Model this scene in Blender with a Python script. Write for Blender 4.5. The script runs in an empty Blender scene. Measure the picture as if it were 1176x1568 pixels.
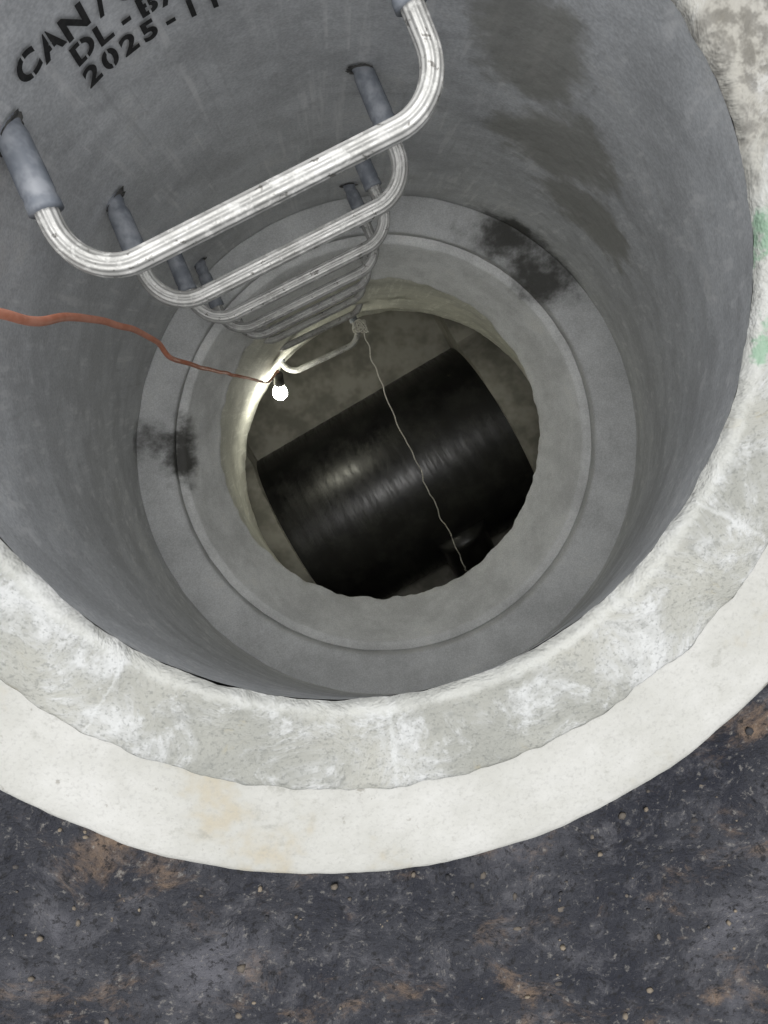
import bpy, bmesh, math, random
from mathutils import Vector, Matrix, noise
random.seed(7)
D=bpy.data
scene=bpy.context.scene
col=scene.collection

# ---------------- helpers ----------------
def link(o,parent=None):
    col.objects.link(o)
    if parent: o.parent=parent
    return o
def empty(name):
    e=D.objects.new(name,None); col.objects.link(e); e.empty_display_size=.1
    return e
def mesh_obj(name,verts,faces,mat,parent=None,smooth=True):
    me=D.meshes.new(name); me.from_pydata([tuple(v) for v in verts],[],faces); me.update()
    if smooth:
        for p in me.polygons: p.use_smooth=True
    me.materials.append(mat)
    o=D.objects.new(name,me); return link(o,parent)

class NT:
    def __init__(s,name):
        s.m=D.materials.new(name); s.m.use_nodes=True; s.t=s.m.node_tree; s.t.nodes.clear()
        s.out=s.n('ShaderNodeOutputMaterial'); s.b=s.n('ShaderNodeBsdfPrincipled'); s.l(s.b.outputs[0],s.out.inputs[0])
        s.geo=s.n('ShaderNodeNewGeometry'); s.P=s.geo.outputs['Position']
    def n(s,k): return s.t.nodes.new(k)
    def l(s,a,b): s.t.links.new(a,b)
    def set(s,sock,v):
        if isinstance(v,bpy.types.NodeSocket): s.l(v,sock)
        else: sock.default_value=v
    def map(s,scale=(1,1,1),rot=(0,0,0),loc=(0,0,0),vec=None):
        m=s.n('ShaderNodeMapping'); s.l(vec or s.P,m.inputs[0]); m.inputs['Scale'].default_value=scale; m.inputs['Rotation'].default_value=rot; m.inputs['Location'].default_value=loc
        return m.outputs[0]
    def noise(s,scale,detail=2,rough=.6,vec=None,dist=0):
        n=s.n('ShaderNodeTexNoise'); s.l(vec or s.P,n.inputs['Vector']); n.inputs['Scale'].default_value=scale; n.inputs['Detail'].default_value=detail; n.inputs['Roughness'].default_value=rough; n.inputs['Distortion'].default_value=dist
        return n.outputs[0]
    def ramp(s,v,a,b,lo=0.,hi=1.):
        n=s.n('ShaderNodeMapRange'); n.interpolation_type='SMOOTHSTEP'
        s.set(n.inputs[0],v); n.inputs[1].default_value=a; n.inputs[2].default_value=b; n.inputs[3].default_value=lo; n.inputs[4].default_value=hi
        return n.outputs[0]
    def math(s,op,a,b=0.,c=None):
        n=s.n('ShaderNodeMath'); n.operation=op; s.set(n.inputs[0],a); s.set(n.inputs[1],b)
        if c is not None: s.set(n.inputs[2],c)
        return n.outputs[0]
    def mix(s,f,a,b,mode='MIX'):
        n=s.n('ShaderNodeMix'); n.data_type='RGBA'; n.blend_type=mode
        s.set(n.inputs[0],f)
        for i,v in ((6,a),(7,b)):
            if isinstance(v,tuple): n.inputs[i].default_value=(v[0],v[1],v[2],1)
            else: s.l(v,n.inputs[i])
        return n.outputs[2]
    def bump(s,h,strength,dist,prev=None):
        n=s.n('ShaderNodeBump'); s.l(h,n.inputs['Height']); n.inputs['Strength'].default_value=strength; n.inputs['Distance'].default_value=dist
        if prev: s.l(prev,n.inputs['Normal'])
        return n.outputs[0]
    def spot(s,c,r,edge,nz):
        sub=s.n('ShaderNodeVectorMath'); sub.operation='SUBTRACT'; s.l(s.P,sub.inputs[0]); sub.inputs[1].default_value=c
        dv=s.n('ShaderNodeVectorMath'); dv.operation='DIVIDE'; s.l(sub.outputs[0],dv.inputs[0]); dv.inputs[1].default_value=r
        ln=s.n('ShaderNodeVectorMath'); ln.operation='LENGTH'; s.l(dv.outputs[0],ln.inputs[0])
        v=s.math('ADD',ln.outputs['Value'],nz)
        return s.ramp(v,1.0,1.0-edge)
    def seam(s,ang,wid,nz):
        def dot(v,off):
            d=s.n('ShaderNodeVectorMath'); d.operation='DOT_PRODUCT'; s.l(s.P,d.inputs[0]); d.inputs[1].default_value=v
            return s.math('SUBTRACT',d.outputs['Value'],off)
        a=math.radians(ang); dr=(math.cos(a),math.sin(a),0); pr=(-math.sin(a),math.cos(a),0)
        lat=s.math('ABSOLUTE',s.math('ADD',dot(pr,pr[0]*C0[0]+pr[1]*C0[1]),nz))
        return s.math('MULTIPLY',s.ramp(lat,wid,0),s.ramp(dot(dr,dr[0]*C0[0]+dr[1]*C0[1]),.1,.2))
    def fin(s,c,rough,normal=None,metal=0.,spec=None):
        s.set(s.b.inputs['Base Color'],c if not isinstance(c,tuple) else (c[0],c[1],c[2],1))
        s.set(s.b.inputs['Roughness'],rough); s.b.inputs['Metallic'].default_value=metal
        if spec is not None: s.b.inputs['Specular IOR Level'].default_value=spec
        if normal: s.l(normal,s.b.inputs['Normal'])
        return s.m
def centred(s,n,amp): return s.math('MULTIPLY',s.math('SUBTRACT',n,.5),amp)
C0=(.007,.047); ZC=-1.164; C1=(.136,-.212)

# ---------------- materials ----------------
def mat_wall(name,base,stains=0):
    s=NT(name)
    med=s.noise(7,5,.72); fine=s.noise(300,1,.7)
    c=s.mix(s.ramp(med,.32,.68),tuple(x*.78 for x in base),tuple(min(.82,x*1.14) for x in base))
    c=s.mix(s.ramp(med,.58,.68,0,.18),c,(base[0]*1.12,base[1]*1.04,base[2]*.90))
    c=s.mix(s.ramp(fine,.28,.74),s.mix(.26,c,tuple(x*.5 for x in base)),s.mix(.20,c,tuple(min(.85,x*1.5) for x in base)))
    if stains!=2:
        st=s.noise(1,3,.65,vec=s.map((62,62,2.6)))
        f=s.math('MULTIPLY',s.ramp(st,.53,.68),s.ramp(med,.38,.52))
        c=s.mix(s.math('MULTIPLY',f,.5),c,tuple(min(.84,x*1.5) for x in base))
        c=s.mix(s.ramp(st,.42,.28,0,.28),c,tuple(x*.55 for x in base))
    rough=.82
    if stains==1:
        nz=centred(s,med,1.6)
        a=s.spot((.202,.32,-.264),(.085,.085,.17),.40,nz)
        b=s.spot((.299,.291,-.484),(.10,.10,.17),.36,nz)
        d=s.spot((.395,.235,-.64),(.12,.12,.14),.36,nz)
        m=s.math('MAXIMUM',s.math('MAXIMUM',a,b),d)
        c=s.mix(s.math('MULTIPLY',m,.66),c,(base[0]*.40,base[1]*.38,base[2]*.32))
        rough=s.ramp(m,0,1,.82,.55)
    if stains:
        nz2=centred(s,s.noise(1,3,.65,vec=s.map((24,24,7))),1.2)
        e=s.math('MAXIMUM',s.spot((.40,.30,-1.16),(.15,.095,.15),.75,nz2),s.spot((.475,.215,-1.20),(.15,.11,.13),.75,nz2))
        g=s.math('MAXIMUM',s.spot((-.415,-.165,-1.17),(.10,.075,.09),.75,nz2),s.spot((-.365,-.20,-1.27),(.095,.12,.09),.65,nz2))
        m2=s.math('MAXIMUM',e,g)
        c=s.mix(s.math('MULTIPLY',m2,.92),c,(.04,.039,.034))
    h=s.noise(42,3,.5,vec=s.map((1,1,.7),rot=(.5,.3,0)))
    n1=s.bump(h,.30,.006)
    return s.fin(c,rough,n1,spec=.3)

def mat_rim():
    s=NT("rim_rough_concrete")
    p=s.noise(15,5,.72,dist=.6); q=s.noise(62,3,.7); g=s.noise(330,1,.7)
    big=s.noise(6,2,.6)
    c=s.mix(s.ramp(big,.35,.65),(.20,.203,.186),(.265,.265,.242))
    c=s.mix(s.ramp(s.math('ADD',p,centred(s,big,.25)),.44,.62,0,.6),c,(.33,.338,.342))
    c=s.mix(s.ramp(s.math('ADD',p,centred(s,q,.55)),.54,.68,0,.55),c,(.40,.408,.41))
    c=s.mix(s.ramp(q,.44,.30,0,.45),c,(.14,.145,.135))
    c=s.mix(s.ramp(p,.40,.29,0,.6),c,(.22,.20,.14))
    c=s.mix(s.ramp(g,.48,.25,0,.4),c,(.09,.095,.09))
    nzs=centred(s,q,.012)
    sm=s.math('MAXIMUM',s.math('MAXIMUM',s.seam(-84,.004,nzs),s.seam(-28,.003,nzs)),s.seam(-122.6,.002,nzs))
    c=s.mix(s.math('MULTIPLY',sm,.4),c,(.40,.41,.41))
    lip_highlight=s.spot((C0[0],C0[1],0),(.321,.321,9),.028,centred(s,q,.06))
    c=s.mix(s.math('MULTIPLY',lip_highlight,.5),c,(.39,.395,.38))  # edge highlight painted in as a paler colour around the inner rim
    d=s.spot((.34,.27,0),(.15,.17,.2),.5,centred(s,p,1.3))
    c=s.mix(s.math('MULTIPLY',d,.75),c,s.mix(s.ramp(q,.4,.6),(.09,.082,.07),(.24,.23,.205)))
    nzg=centred(s,q,2.8)
    g1=s.math('MAXIMUM',s.spot((.316,.108,-.004),(.009,.033,.02),.6,nzg),s.spot((.320,.022,-.004),(.007,.020,.02),.6,nzg))
    c=s.mix(s.math('MULTIPLY',g1,.5),c,(.05,.20,.09))
    n1=s.bump(p,.8,.008); n2=s.bump(q,.5,.004,n1)
    return s.fin(c,.85,n2,spec=.25)
def mat_white():
    s=NT("outer_white_concrete")
    a=s.noise(6,5,.70); q=s.noise(45,4,.7)
    c=s.mix(s.ramp(a,.35,.7),(.285,.285,.265),(.36,.36,.348))
    c=s.mix(s.ramp(a,.45,.32,0,.6),c,(.28,.245,.175))
    c=s.mix(s.ramp(q,.58,.74,0,.6),c,(.20,.20,.18))
    c=s.mix(s.ramp(q,.35,.27,0,.6),c,(.13,.12,.10))
    c=s.mix(s.ramp(s.noise(300,1,.7),.5,.75,0,.3),c,(.21,.21,.20))
    n1=s.bump(s.noise(30,4,.65),.55,.005)
    return s.fin(c,.75,n1,spec=.3)
def mat_ground():
    s=NT("dark_soil")
    m=s.noise(32,4,.74); f=s.noise(110,3,.75); b=s.noise(4.2,5,.68,vec=s.map(loc=(0,9,2)))
    c=s.mix(s.ramp(b,.35,.60),(.005,.006,.011),(.019,.020,.025))
    c=s.mix(s.ramp(m,.48,.72,0,.6),c,(.06,.06,.067))
    w=s.noise(1,6,.75,vec=s.map((9,12,9),rot=(0,0,.6),loc=(3,1,2)),dist=.4)
    c=s.mix(s.ramp(w,.53,.74,0,.75),c,(.13,.09,.06))
    c=s.mix(s.ramp(b,.54,.70,0,.6),c,(.085,.085,.097))
    c=s.mix(s.ramp(f,.57,.74,0,.6),c,(.15,.142,.13))
    c=s.mix(s.ramp(f,.46,.34,0,.8),c,(.004,.004,.005))
    n1=s.bump(m,.9,.014)
    return s.fin(c,.8,n1,spec=.3)
def mat_alu():
    s=NT("rung_aluminium")
    q=s.noise(70,3,.7); a=s.noise(26,2,.6)
    c=s.mix(s.ramp(a,.35,.65),(.27,.27,.26),(.38,.38,.37))
    c=s.mix(s.ramp(q,.54,.64,0,.7),c,(.50,.50,.485))
    c=s.mix(s.ramp(q,.39,.31,0,.85),c,(.08,.075,.068))
    return s.fin(c,s.ramp(q,.4,.65,.50,.72),s.bump(q,.45,.0015),metal=.4)
def mat_simple(name,c1,c2,scale,rough,metal=0,bump=.2,bd=.001):
    s=NT(name); c=s.mix(s.ramp(s.noise(scale,3,.65),.35,.65),c1,c2)
    return s.fin(c,rough,s.bump(s.noise(scale*3,2,.65),bump,bd) if bump else None,metal=metal)

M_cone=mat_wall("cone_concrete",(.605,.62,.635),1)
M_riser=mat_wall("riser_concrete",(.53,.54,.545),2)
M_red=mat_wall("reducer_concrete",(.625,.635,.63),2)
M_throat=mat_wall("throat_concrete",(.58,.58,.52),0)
M_rim=mat_rim(); M_white=mat_white(); M_ground=mat_ground(); M_alu=mat_alu()
M_sleeve=mat_simple("grey_plastic",(.13,.145,.17),(.23,.245,.27),45,.55)
M_bench=mat_simple("bench_concrete",(.17,.165,.14),(.31,.30,.26),8,.8,bump=.4,bd=.004)
M_orange=mat_simple("orange_rubber",(.50,.17,.09),(.62,.26,.17),30,.5,bump=0)
M_black=mat_simple("black_rubber",(.02,.02,.02),(.05,.045,.04),60,.5,bump=0)
M_string=mat_simple("white_string",(.45,.44,.39),(.62,.60,.55),200,.8,bump=0)
M_ink=mat_simple("stencil_ink",(.006,.006,.007),(.022,.022,.023),160,.8,bump=0)
M_hole=mat_simple("chipped_mortar",(.04,.04,.04),(.15,.145,.135),120,.9,bump=0)
def mat_pipe():
    s=NT("black_pipe_wall")
    st=s.noise(1,3,.7,vec=s.map((60,7,7),vec=s.map(rot=(0,0,-.52))))
    d=s.noise(11,4,.7)
    c=s.mix(s.ramp(d,.42,.66),(.009,.009,.009),(.022,.022,.020))
    return s.fin(c,s.ramp(st,.4,.65,.30,.46),s.bump(st,.2,.003),spec=.5)
M_pipe=mat_pipe()
em=D.materials.new("bulb_glow"); em.use_nodes=True
b=em.node_tree.nodes['Principled BSDF']; b.inputs['Base Color'].default_value=(.9,.9,.85,1)
b.inputs['Emission Color'].default_value=(1,.98,.84,1); b.inputs['Emission Strength'].default_value=75

# ---------------- lofted shells ----------------
SEG=360
def loft(name,rings,mat,parent,amp=0.0,seg=SEG,nscale=20):
    vs=[];fs=[]
    for (z,cx,cy,R,*rest) in rings:
        a=rest[0] if rest else amp
        for k in range(seg):
            t=2*math.pi*k/seg; x=cx+R*math.cos(t); y=cy+R*math.sin(t)
            if a:
                p=Vector((x,y,z))*nscale
                dr=noise.fractal(p,1.0,2.1,4)*a; dz=noise.fractal(p+Vector((50,3,9)),1.0,2.1,4)*a*.7
                x+=dr*math.cos(t); y+=dr*math.sin(t); zz=z+dz
            else: zz=z
            vs.append((x,y,zz))
    for i in range(len(rings)-1):
        for k in range(seg):
            k2=(k+1)%seg
            fs.append((i*seg+k,i*seg+k2,(i+1)*seg+k2,(i+1)*seg+k))
    return mesh_obj(name,vs,fs,mat,parent)
def interp(a,b,n,amp=None):
    out=[]
    for i in range(n+1):
        t=i/n; r=[a[j]*(1-t)+b[j]*t for j in range(4)]
        if amp is not None: r.append(amp)
        out.append(tuple(r))
    return out
MH=empty("concrete_manhole")
def cone_at(z):
    t=min(1,max(0,z/ZC)); return (C0[0]*(1-t)+C1[0]*t, C0[1]*(1-t)+C1[1]*t, .307*(1-t)+.600*t)
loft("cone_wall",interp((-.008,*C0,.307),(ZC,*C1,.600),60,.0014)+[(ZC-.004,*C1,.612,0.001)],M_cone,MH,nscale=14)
rr=[(-.008,*C0,.307,.0022),(-.003,*C0,.3085,.003),(.002,*C0,.313,.0032)]
for i in range(1,15): rr.append((.002-.004*i/14,*C0,.313+.070*i/14,.0034))
rr+=[(-.004,*C0,.3855,.004),(-.012,*C0,.387,.0025)]
loft("rim_tongue",rr,M_rim,MH,seg=720,nscale=30)
wr=[(-.0115,*C0,.383,.0006)]
for i in range(1,9): wr.append((-.0115-.002*i/8,*C0,.385+.083*i/8,.0012))
wr+=[(-.0155,*C0,.4725,.0022),(-.021,*C0,.4755,.0022),(-.05,*C0,.4765,.001),(-.2,*C0,.477,.001),(-.35,*C0,.477,.001)]
loft("outer_shoulder",wr,M_white,MH,seg=720,nscale=16)
CJ=(.133,-.207)
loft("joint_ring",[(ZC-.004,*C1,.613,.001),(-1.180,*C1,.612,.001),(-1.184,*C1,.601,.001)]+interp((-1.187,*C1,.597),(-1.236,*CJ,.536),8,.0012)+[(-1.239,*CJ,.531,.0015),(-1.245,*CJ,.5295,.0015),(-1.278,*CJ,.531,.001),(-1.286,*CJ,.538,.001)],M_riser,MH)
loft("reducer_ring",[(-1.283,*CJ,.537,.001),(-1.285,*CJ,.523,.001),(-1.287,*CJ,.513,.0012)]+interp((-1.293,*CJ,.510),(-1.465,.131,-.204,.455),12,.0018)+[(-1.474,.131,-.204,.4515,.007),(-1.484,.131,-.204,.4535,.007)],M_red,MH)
Eq=(-2.224,.255,-.380,.603)
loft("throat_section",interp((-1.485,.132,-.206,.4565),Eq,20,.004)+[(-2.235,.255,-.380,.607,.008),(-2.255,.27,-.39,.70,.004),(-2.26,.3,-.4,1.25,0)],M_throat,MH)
BZ=-2.774
loft("base_chamber_wall",[(-2.26,.3,-.4,1.25,0),(-2.6,.3,-.4,1.25,0),(BZ-.1,.3,-.4,1.25,0)],M_bench,MH,seg=128)
loft("base_floor",[(BZ,.3,-.4,1.27,0),(BZ,.3,-.4,.7,0),(BZ,.3,-.4,.001,0)],M_bench,MH,seg=96)
u=Vector((.868,.496,0)); v=Vector((.496,-.868,0)); O=Vector((-.359,-.403,BZ)); Lc=1.025; PR=.43
def pl(a,th,r):
    p=O+u*a+v*(PR-r*math.cos(th)); return (p.x,p.y,BZ+r*math.sin(th))
PIPE=empty("black_drain_pipe")
vs=[];fs=[];n=96; prof=[]
k_=60
for i in range(k_+1): prof.append((-.12+(Lc+.24)*i/k_,PR+.0006*math.sin(i*2.1)))
for (a,r) in prof:
    for i in range(n+1): vs.append(pl(a,math.pi*(-.1+1.2*i/n),r))
for j in range(len(prof)-1):
    for i in range(n): q=j*(n+1)+i; fs.append((q,q+1,q+n+2,q+n+1))
mesh_obj("pipe_barrel",vs,fs,M_pipe,PIPE)
def cradle(name,a0,a1,h):
    vs=[];fs=[];N=40; w=.30
    outline=[(-w,0)]+[(PR-PR*1.004*math.cos(math.pi*i/N),PR*1.004*math.sin(math.pi*i/N)) for i in range(N+1)]+[(2*PR+w,0)]
    top=[(-w,h*.42)]+[(PR-(PR+.03)*math.cos(math.pi*i/N)*1.05,max(h*.42,(PR+.03)*math.sin(math.pi*i/N)*1.0)) for i in range(N+1)]+[(2*PR+w,h*.42)]
    M_=len(outline)
    for a in (a0,a1):
        for (b_,zz) in outline:
            p=O+u*a+v*b_; vs.append((p.x,p.y,BZ+zz))
        for (b_,zz) in top:
            p=O+u*a+v*b_; q=noise.noise(Vector((p.x*9,p.y*9,zz*9)))*.008; vs.append((p.x+q*u.x,p.y+q*u.y,BZ+zz+q))
    for i in range(M_-1):
        for o in (0,2*M_): fs.append((o+i,o+i+1,o+M_+i+1,o+M_+i))
        fs.append((M_+i,M_+i+1,3*M_+i+1,3*M_+i))
    mesh_obj(name,vs,fs,M_bench,MH,False)
cradle("pipe_cradle_downstream",Lc,Lc+.7,.46)
cradle("pipe_cradle_upstream",-.6,0.0,.46)
def sweep(name,pts,rad,mat,parent,ribs=0,ribamp=0,seg=40,cap=True,up=Vector((0,0,1))):
    vs=[];fs=[];n=len(pts)
    for i,p in enumerate(pts):
        t=(pts[min(i+1,n-1)]-pts[max(i-1,0)]).normalized()
        s=t.cross(up)
        if s.length<1e-3: s=t.cross(Vector((1,0,0)))
        s.normalize(); w=s.cross(t).normalized()
        r0=rad(i/(n-1)) if callable(rad) else rad
        for k in range(seg):
            a=2*math.pi*k/seg; r=r0*(1+ribamp*math.cos(ribs*a))
            vs.append(p+s*(r*math.cos(a))+w*(r*math.sin(a)))
    for i in range(n-1):
        for k in range(seg):
            k2=(k+1)%seg; fs.append((i*seg+k,i*seg+k2,(i+1)*seg+k2,(i+1)*seg+k))
    if cap: fs.append(tuple(range(seg-1,-1,-1))); fs.append(tuple((n-1)*seg+k for k in range(seg)))
    return mesh_obj(name,vs,fs,mat,parent)
bs=O+u*(Lc*.62)+v*(PR*1.55)+Vector((0,0,.30))
sweep("pipe_branch",[bs+v*t+Vector((0,0,-t*.35)) for t in (0,.03,.06,.3,.5)],lambda f:.125 if f<.3 else .11,M_pipe,PIPE,seg=48)

# ---------------- stencil lettering ----------------
def stencil(text,phi0,ztop,h,adv_deg,name,drop=0.):
    k=0
    for ch in text:
        phi=phi0-k*adv_deg; zt=ztop-drop*k; k+=1
        if ch==' ': continue
        cu=D.curves.new("t",'FONT'); cu.body=ch; cu.size=1.0; cu.offset=.034; cu.resolution_u=6
        ob=D.objects.new("t",cu); col.objects.link(ob)
        dg=bpy.context.evaluated_depsgraph_get(); me=D.meshes.new_from_object(ob.evaluated_get(dg)); D.objects.remove(ob)
        bm=bmesh.new(); bm.from_mesh(me)
        xs=[q.co.x for q in bm.verts]; ys=[q.co.y for q in bm.verts]
        x0,x1=min(xs),max(xs); y0,y1=min(ys),max(ys); cx=(x0+x1)/2
        if ch in 'COD0ASB':
            for xx in (cx-.03,cx+.03):
                bmesh.ops.bisect_plane(bm,geom=bm.verts[:]+bm.edges[:]+bm.faces[:],plane_co=(xx,0,0),plane_no=(1,0,0))
            bmesh.ops.delete(bm,geom=[f for f in bm.faces if abs(f.calc_center_median().x-cx)<.029],context='FACES')
        for yy in [y0+(y1-y0)*j/5 for j in range(1,5)]:
            bmesh.ops.bisect_plane(bm,geom=bm.verts[:]+bm.edges[:]+bm.faces[:],plane_co=(0,yy,0),plane_no=(0,1,0))
        H=.70
        wid=min(.82,.60/(x1-x0)) if ch not in '-1/' else .75
        for q in bm.verts:
            X=(q.co.x-cx)*h/H*wid; Yv=q.co.y*h/H-X*drop*9
            z=zt-h+Yv; cc=cone_at(z); ph=math.radians(phi)-X/cc[2]
            q.co=(cc[0]+(cc[2]-.0028)*math.cos(ph),cc[1]+(cc[2]-.0028)*math.sin(ph),z)
        m2=D.meshes.new(name); bm.to_mesh(m2); bm.free(); m2.materials.append(M_ink)
        link(D.objects.new(name+"_"+str(k),m2),MH)
stencil("CAN/CSA-A257",140.4,-.089,.030,4.4,"stencil_standard",.005)
stencil("DL-BARRE",132.4,-.137,.028,3.7,"stencil_maker",.003)
stencil("2025-11-14",133.2,-.176,.029,3.5,"stencil_date",.002)

# ---------------- ladder rungs ----------------
def rounded(pts,r,n=14):
    out=[pts[0]]
    for i in range(1,len(pts)-1):
        a,b_,c=pts[i-1],pts[i],pts[i+1]; d1=(a-b_).normalized(); d2=(c-b_).normalized()
        ang=d1.angle(d2); t=r/math.tan(ang/2); p1=b_+d1*t; p2=b_+d2*t
        ctr=b_+(d1+d2).normalized()*(r/math.sin(ang/2))
        v1=p1-ctr; v2=p2-ctr; w=v1.angle(v2)
        for k in range(n+1):
            f=k/n; out.append(ctr+(v1*math.sin((1-f)*w)+v2*math.sin(f*w))/math.sin(w))
    out.append(pts[-1]); return out
LAD=empty("manhole_ladder")
def rung(i,z,cl=(-.219,.071),cr=(.103,.227),al=(-.267,.197),ar=(.040,.362)):
    L=Vector((*cl,z)); R=Vector((*cr,z)); a=Vector((*al,z)); b_=Vector((*ar,z))
    dl=(a-L).normalized(); dr=(b_-R).normalized()
    aw=a+dl*.05; bw=b_+dr*.05
    path=rounded([a+dl*.02,L,R,b_+dr*.02],.052)
    P=[]
    for j in range(len(path)-1):
        m=max(1,int((path[j+1]-path[j]).length/.012))
        for q in range(m): P.append(path[j].lerp(path[j+1],q/m))
    P.append(path[-1])
    sweep("rung_bar_%d"%(i+1),P,.0104,M_alu,LAD,ribs=12,ribamp=.045,seg=72)
    for tag,foot,c0,dd,aa in (("left",aw,L,dl,a),("right",bw,R,dr,b_)):
        tip=aa-dd*.068
        ln=(tip-foot).length; n=30
        pts=[foot.lerp(tip,q/n) for q in range(n+1)]
        def rad(f):
            s_=(1-f)*ln
            r=.0128+.0020*min(1,f*1.2)
            if s_<.010: r=.0152
            elif s_<.013: r=.0140
            if f<.45: r=.0122+.001*math.sin(f*60)
            return r
        sweep("rung_sleeve_%s_%d"%(tag,i+1),pts,rad,M_sleeve,LAD,seg=32)
        if i<4:
            cc=cone_at(z); t=0
            p=c0.copy()
            while math.hypot(p.x-cc[0],p.y-cc[1])<cc[2] and t<400: p=p+dd*.001; t+=1
            ph0=math.atan2(p.y-cc[1],p.x-cc[0]); vs=[];N=48
            def on(x_,zz,off):
                q=cone_at(zz); ph=ph0+x_/q[2]; return (q[0]+(q[2]-off)*math.cos(ph),q[1]+(q[2]-off)*math.sin(ph),zz)
            vs.append(on(0,z,.0030))
            for rad_ in (.6,1.):
                for k in range(N):
                    an=2*math.pi*k/N
                    rr_=(.0165+.008*noise.noise(Vector((math.cos(an)*1.6,math.sin(an)*1.6,i*3.3+len(tag)))) + .003*noise.noise(Vector((math.cos(an)*7,math.sin(an)*7,i*2.3))))*rad_
                    vs.append(on(rr_*math.cos(an)*1.1,z+rr_*math.sin(an)+.001,.0028))
            fs=[(0,1+k,1+(k+1)%N) for k in range(N)]+[(1+k,1+N+k,1+N+(k+1)%N,1+(k+1)%N) for k in range(N)]
            mesh_obj("rung_socket_%s_%d"%(tag,i+1),vs,fs,M_hole,LAD)
for i in range(6): rung(i,.526-(.661+.3*i))
rung(6,.526-2.461,cl=(-.209,.061),cr=(.103,.207))
rung(7,-2.134,cl=(-.18,-.016),cr=(.099,.110),al=(-.21,.10),ar=(.05,.24))

# ---------------- cord, lamp, string ----------------
def smooth_path(pts,n=12,wob=0,fr=1):
    pts=[Vector(p) for p in pts]; out=[]
    for i in range(len(pts)-1):
        p0=pts[max(i-1,0)];p1=pts[i];p2=pts[i+1];p3=pts[min(i+2,len(pts)-1)]
        for k in range(n):
            t=k/n
            q=.5*((2*p1)+(p2-p0)*t+(2*p0-5*p1+4*p2-p3)*t*t+(3*p1-p0-3*p2+p3)*t**3)
            if wob: q=q+noise.noise_vector(q*fr)*wob
            out.append(q)
    out.append(pts[-1]); return out
cord=[(-.26,.04,.13),(-.244,.0415,.026),(-.241,.040,-.024),(-.242,.0405,-.094),(-.2496,.0532,-.194),(-.252,.0545,-.324),(-.25,.0425,-.524),(-.2535,.021,-.624),(-.2535,.0105,-.824),(-.253,-.0044,-1.174),(-.233,-.02,-1.524),(-.216,-.035,-1.80),(-.202,-.010,-1.93),(-.1965,.004,-2.00),(-.1965,-.004,-2.025)]
sweep("orange_extension_cord",smooth_path(cord,14,.003,12),.0040,M_orange,None,seg=16,up=Vector((0,1,0)))
WL=empty("hanging_work_light")
ax=Vector((0,-.74,-.67)).normalized(); s0=Vector((-.1965,-.002,-2.022))
sweep("lamp_socket",[s0+ax*t for t in (0,.004,.008,.03,.052,.056)],lambda f:[.008,.013,.016,.017,.019,.018][int(round(f*5))],M_black,WL,seg=28,up=Vector((1,0,0)))
prof=[(.054,.011),(.062,.013),(.072,.019),(.084,.024),(.096,.0265),(.108,.025),(.118,.018),(.124,.009),(.126,.001)]
pts=[s0+ax*p[0] for p in prof]; rads=[p[1] for p in prof]
sweep("lamp_bulb",pts,lambda f:rads[int(round(f*(len(prof)-1)))],em,WL,seg=28,up=Vector((1,0,0)))
string=[(.089,.1486,-1.934),(.143,.009,-1.994),(.216,-.164,-2.054),(.310,-.341,-2.124),(.381,-.501,-2.174),(.461,-.652,-2.254),(.539,-.816,-2.324),(.56,-.86,-2.5)]
PS=empty("pull_string")
sweep("string_line",smooth_path(string,20,.012,18),.0022,M_string,PS,seg=8,up=Vector((0,1,0)))
kn=[]
for k in range(140):
    t=k/139; a=t*2*math.pi*6
    kn.append(Vector((.088+.017*math.cos(a)+.02*(t-.5),.150+.02*math.sin(a*1.13),-1.934+.018*math.sin(a*.7)+.03*(t-.5))))
sweep("string_knot",kn,.0022,M_string,PS,seg=8,up=Vector((0,1,0)))

# ---------------- ground ----------------
vs=[];fs=[];seg=360
Rs=[.470]
while Rs[-1]<1.6: Rs.append(Rs[-1]+.008*(1+(Rs[-1]-.47)*2))
while Rs[-1]<150: Rs.append(Rs[-1]*1.25)
for R in Rs:
    for k in range(seg):
        t=2*math.pi*k/seg; x=C0[0]+R*math.cos(t); y=C0[1]+R*math.sin(t)
        p=Vector((x,y,0)); w=min(1,2/R)
        z=-.10+(noise.fractal(p*9,1,2,5)*.012+noise.fractal(p*45+Vector((3,3,3)),1,2,3)*.005)*w
        vs.append((x,y,z))
for i in range(len(Rs)-1):
    for k in range(seg):
        k2=(k+1)%seg; fs.append((i*seg+k,i*seg+k2,(i+1)*seg+k2,(i+1)*seg+k))
mesh_obj("ground",vs,fs,M_ground)
M_grit=NT("grit_stone")
_c=M_grit.mix(M_grit.ramp(M_grit.noise(14,2,.7),.40,.62),(.015,.015,.018),(.14,.115,.085)); M_grit=M_grit.fin(_c,.85)
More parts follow.
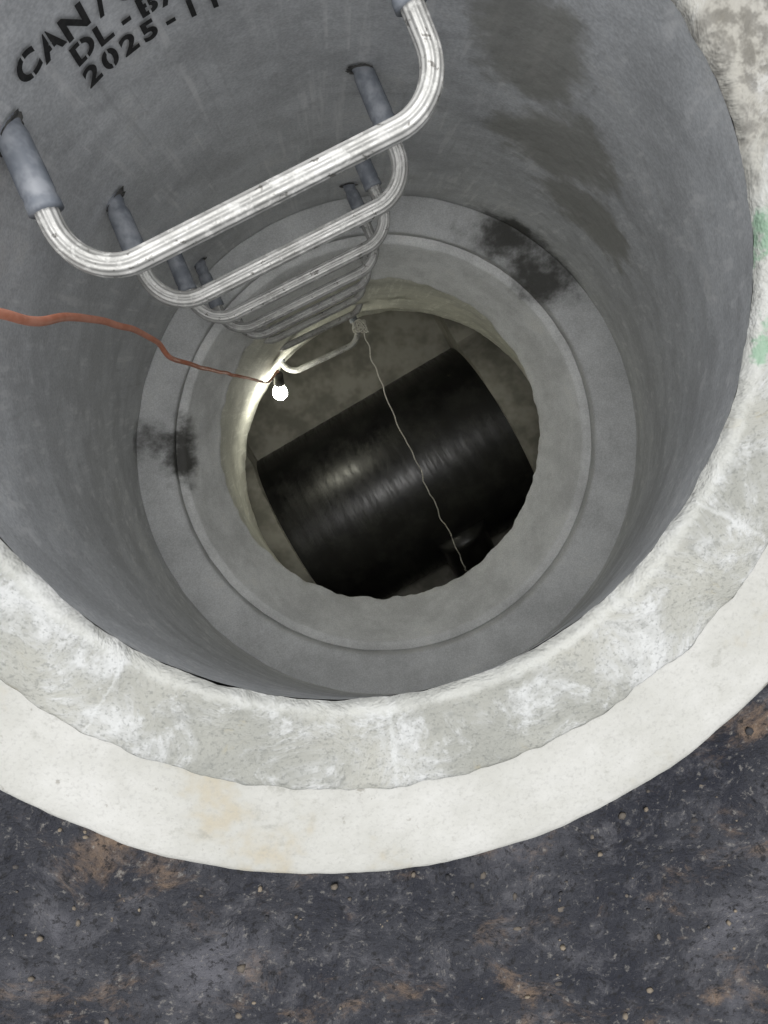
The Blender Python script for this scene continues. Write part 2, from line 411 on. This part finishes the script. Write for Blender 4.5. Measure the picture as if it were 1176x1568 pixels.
# crushed stone: small irregular icosahedral pebbles, all one mesh
tb=bmesh.new(); bmesh.ops.create_icosphere(tb,subdivisions=1,radius=1); tv=[q.co.copy() for q in tb.verts]; tf=[tuple(q.index for q in f.verts) for f in tb.faces]; tb.free()
vs=[];fs=[]
for j in range(1300):
    R=.50+random.random()**1.3*1.0; t=math.radians(random.uniform(180,380)); x=C0[0]+R*math.cos(t); y=C0[1]+R*math.sin(t)
    r=random.choice([.0012,.0015,.002,.002,.003,.004]); z=-.100+noise.fractal(Vector((x,y,0))*9,1,2,5)*.012
    b0=len(vs); sx,sy,sz=(random.uniform(.6,1.4) for _ in range(3))
    for q in tv:
        k=r*random.uniform(.75,1.2); vs.append((x+q.x*k*sx,y+q.y*k*sy,z+q.z*k*sz*.7))
    for f in tf: fs.append(tuple(b0+q for q in f))
mesh_obj("gravel",vs,fs,M_grit)

# ---------------- world, sun, camera ----------------
w=D.worlds.new("World"); scene.world=w; w.use_nodes=True; nt=w.node_tree
bg=nt.nodes['Background']; sky=nt.nodes.new('ShaderNodeTexSky'); sky.sky_type='NISHITA'; sky.sun_disc=False
EL=math.radians(78); ROT=math.radians(333)
sky.sun_elevation=EL; sky.sun_rotation=ROT; sky.air_density=1.0; sky.dust_density=3.0; sky.ozone_density=1
hs=nt.nodes.new('ShaderNodeHueSaturation'); hs.inputs['Saturation'].default_value=.15
nt.links.new(sky.outputs[0],hs.inputs['Color']); nt.links.new(hs.outputs[0],bg.inputs[0]); bg.inputs[1].default_value=.15
sl=D.lights.new("sun",'SUN'); sl.energy=5.0; sl.angle=math.radians(60); sl.color=(1,.99,.97)
so=D.objects.new("sun",sl); col.objects.link(so)
dirv=Vector((math.sin(ROT)*math.cos(EL),math.cos(ROT)*math.cos(EL),math.sin(EL)))
so.rotation_euler=dirv.to_track_quat('Z','Y').to_euler()
cam=D.cameras.new("camera"); co=D.objects.new("camera",cam); col.objects.link(co)
r=Vector((.9977,0,.0683)); up=Vector((.0132,.981,-.1935)); r.normalize(); back=r.cross(up).normalized(); up=back.cross(r)
m=Matrix((r,up,back)).transposed().to_4x4(); m.translation=Vector((0,0,.526)); co.matrix_world=m
cam.sensor_fit='VERTICAL'; cam.sensor_height=36; cam.lens=1087/1568*36; cam.clip_start=.01; cam.clip_end=1000
scene.camera=co
scene.view_settings.view_transform='Standard'; scene.view_settings.look='None'; scene.view_settings.exposure=0
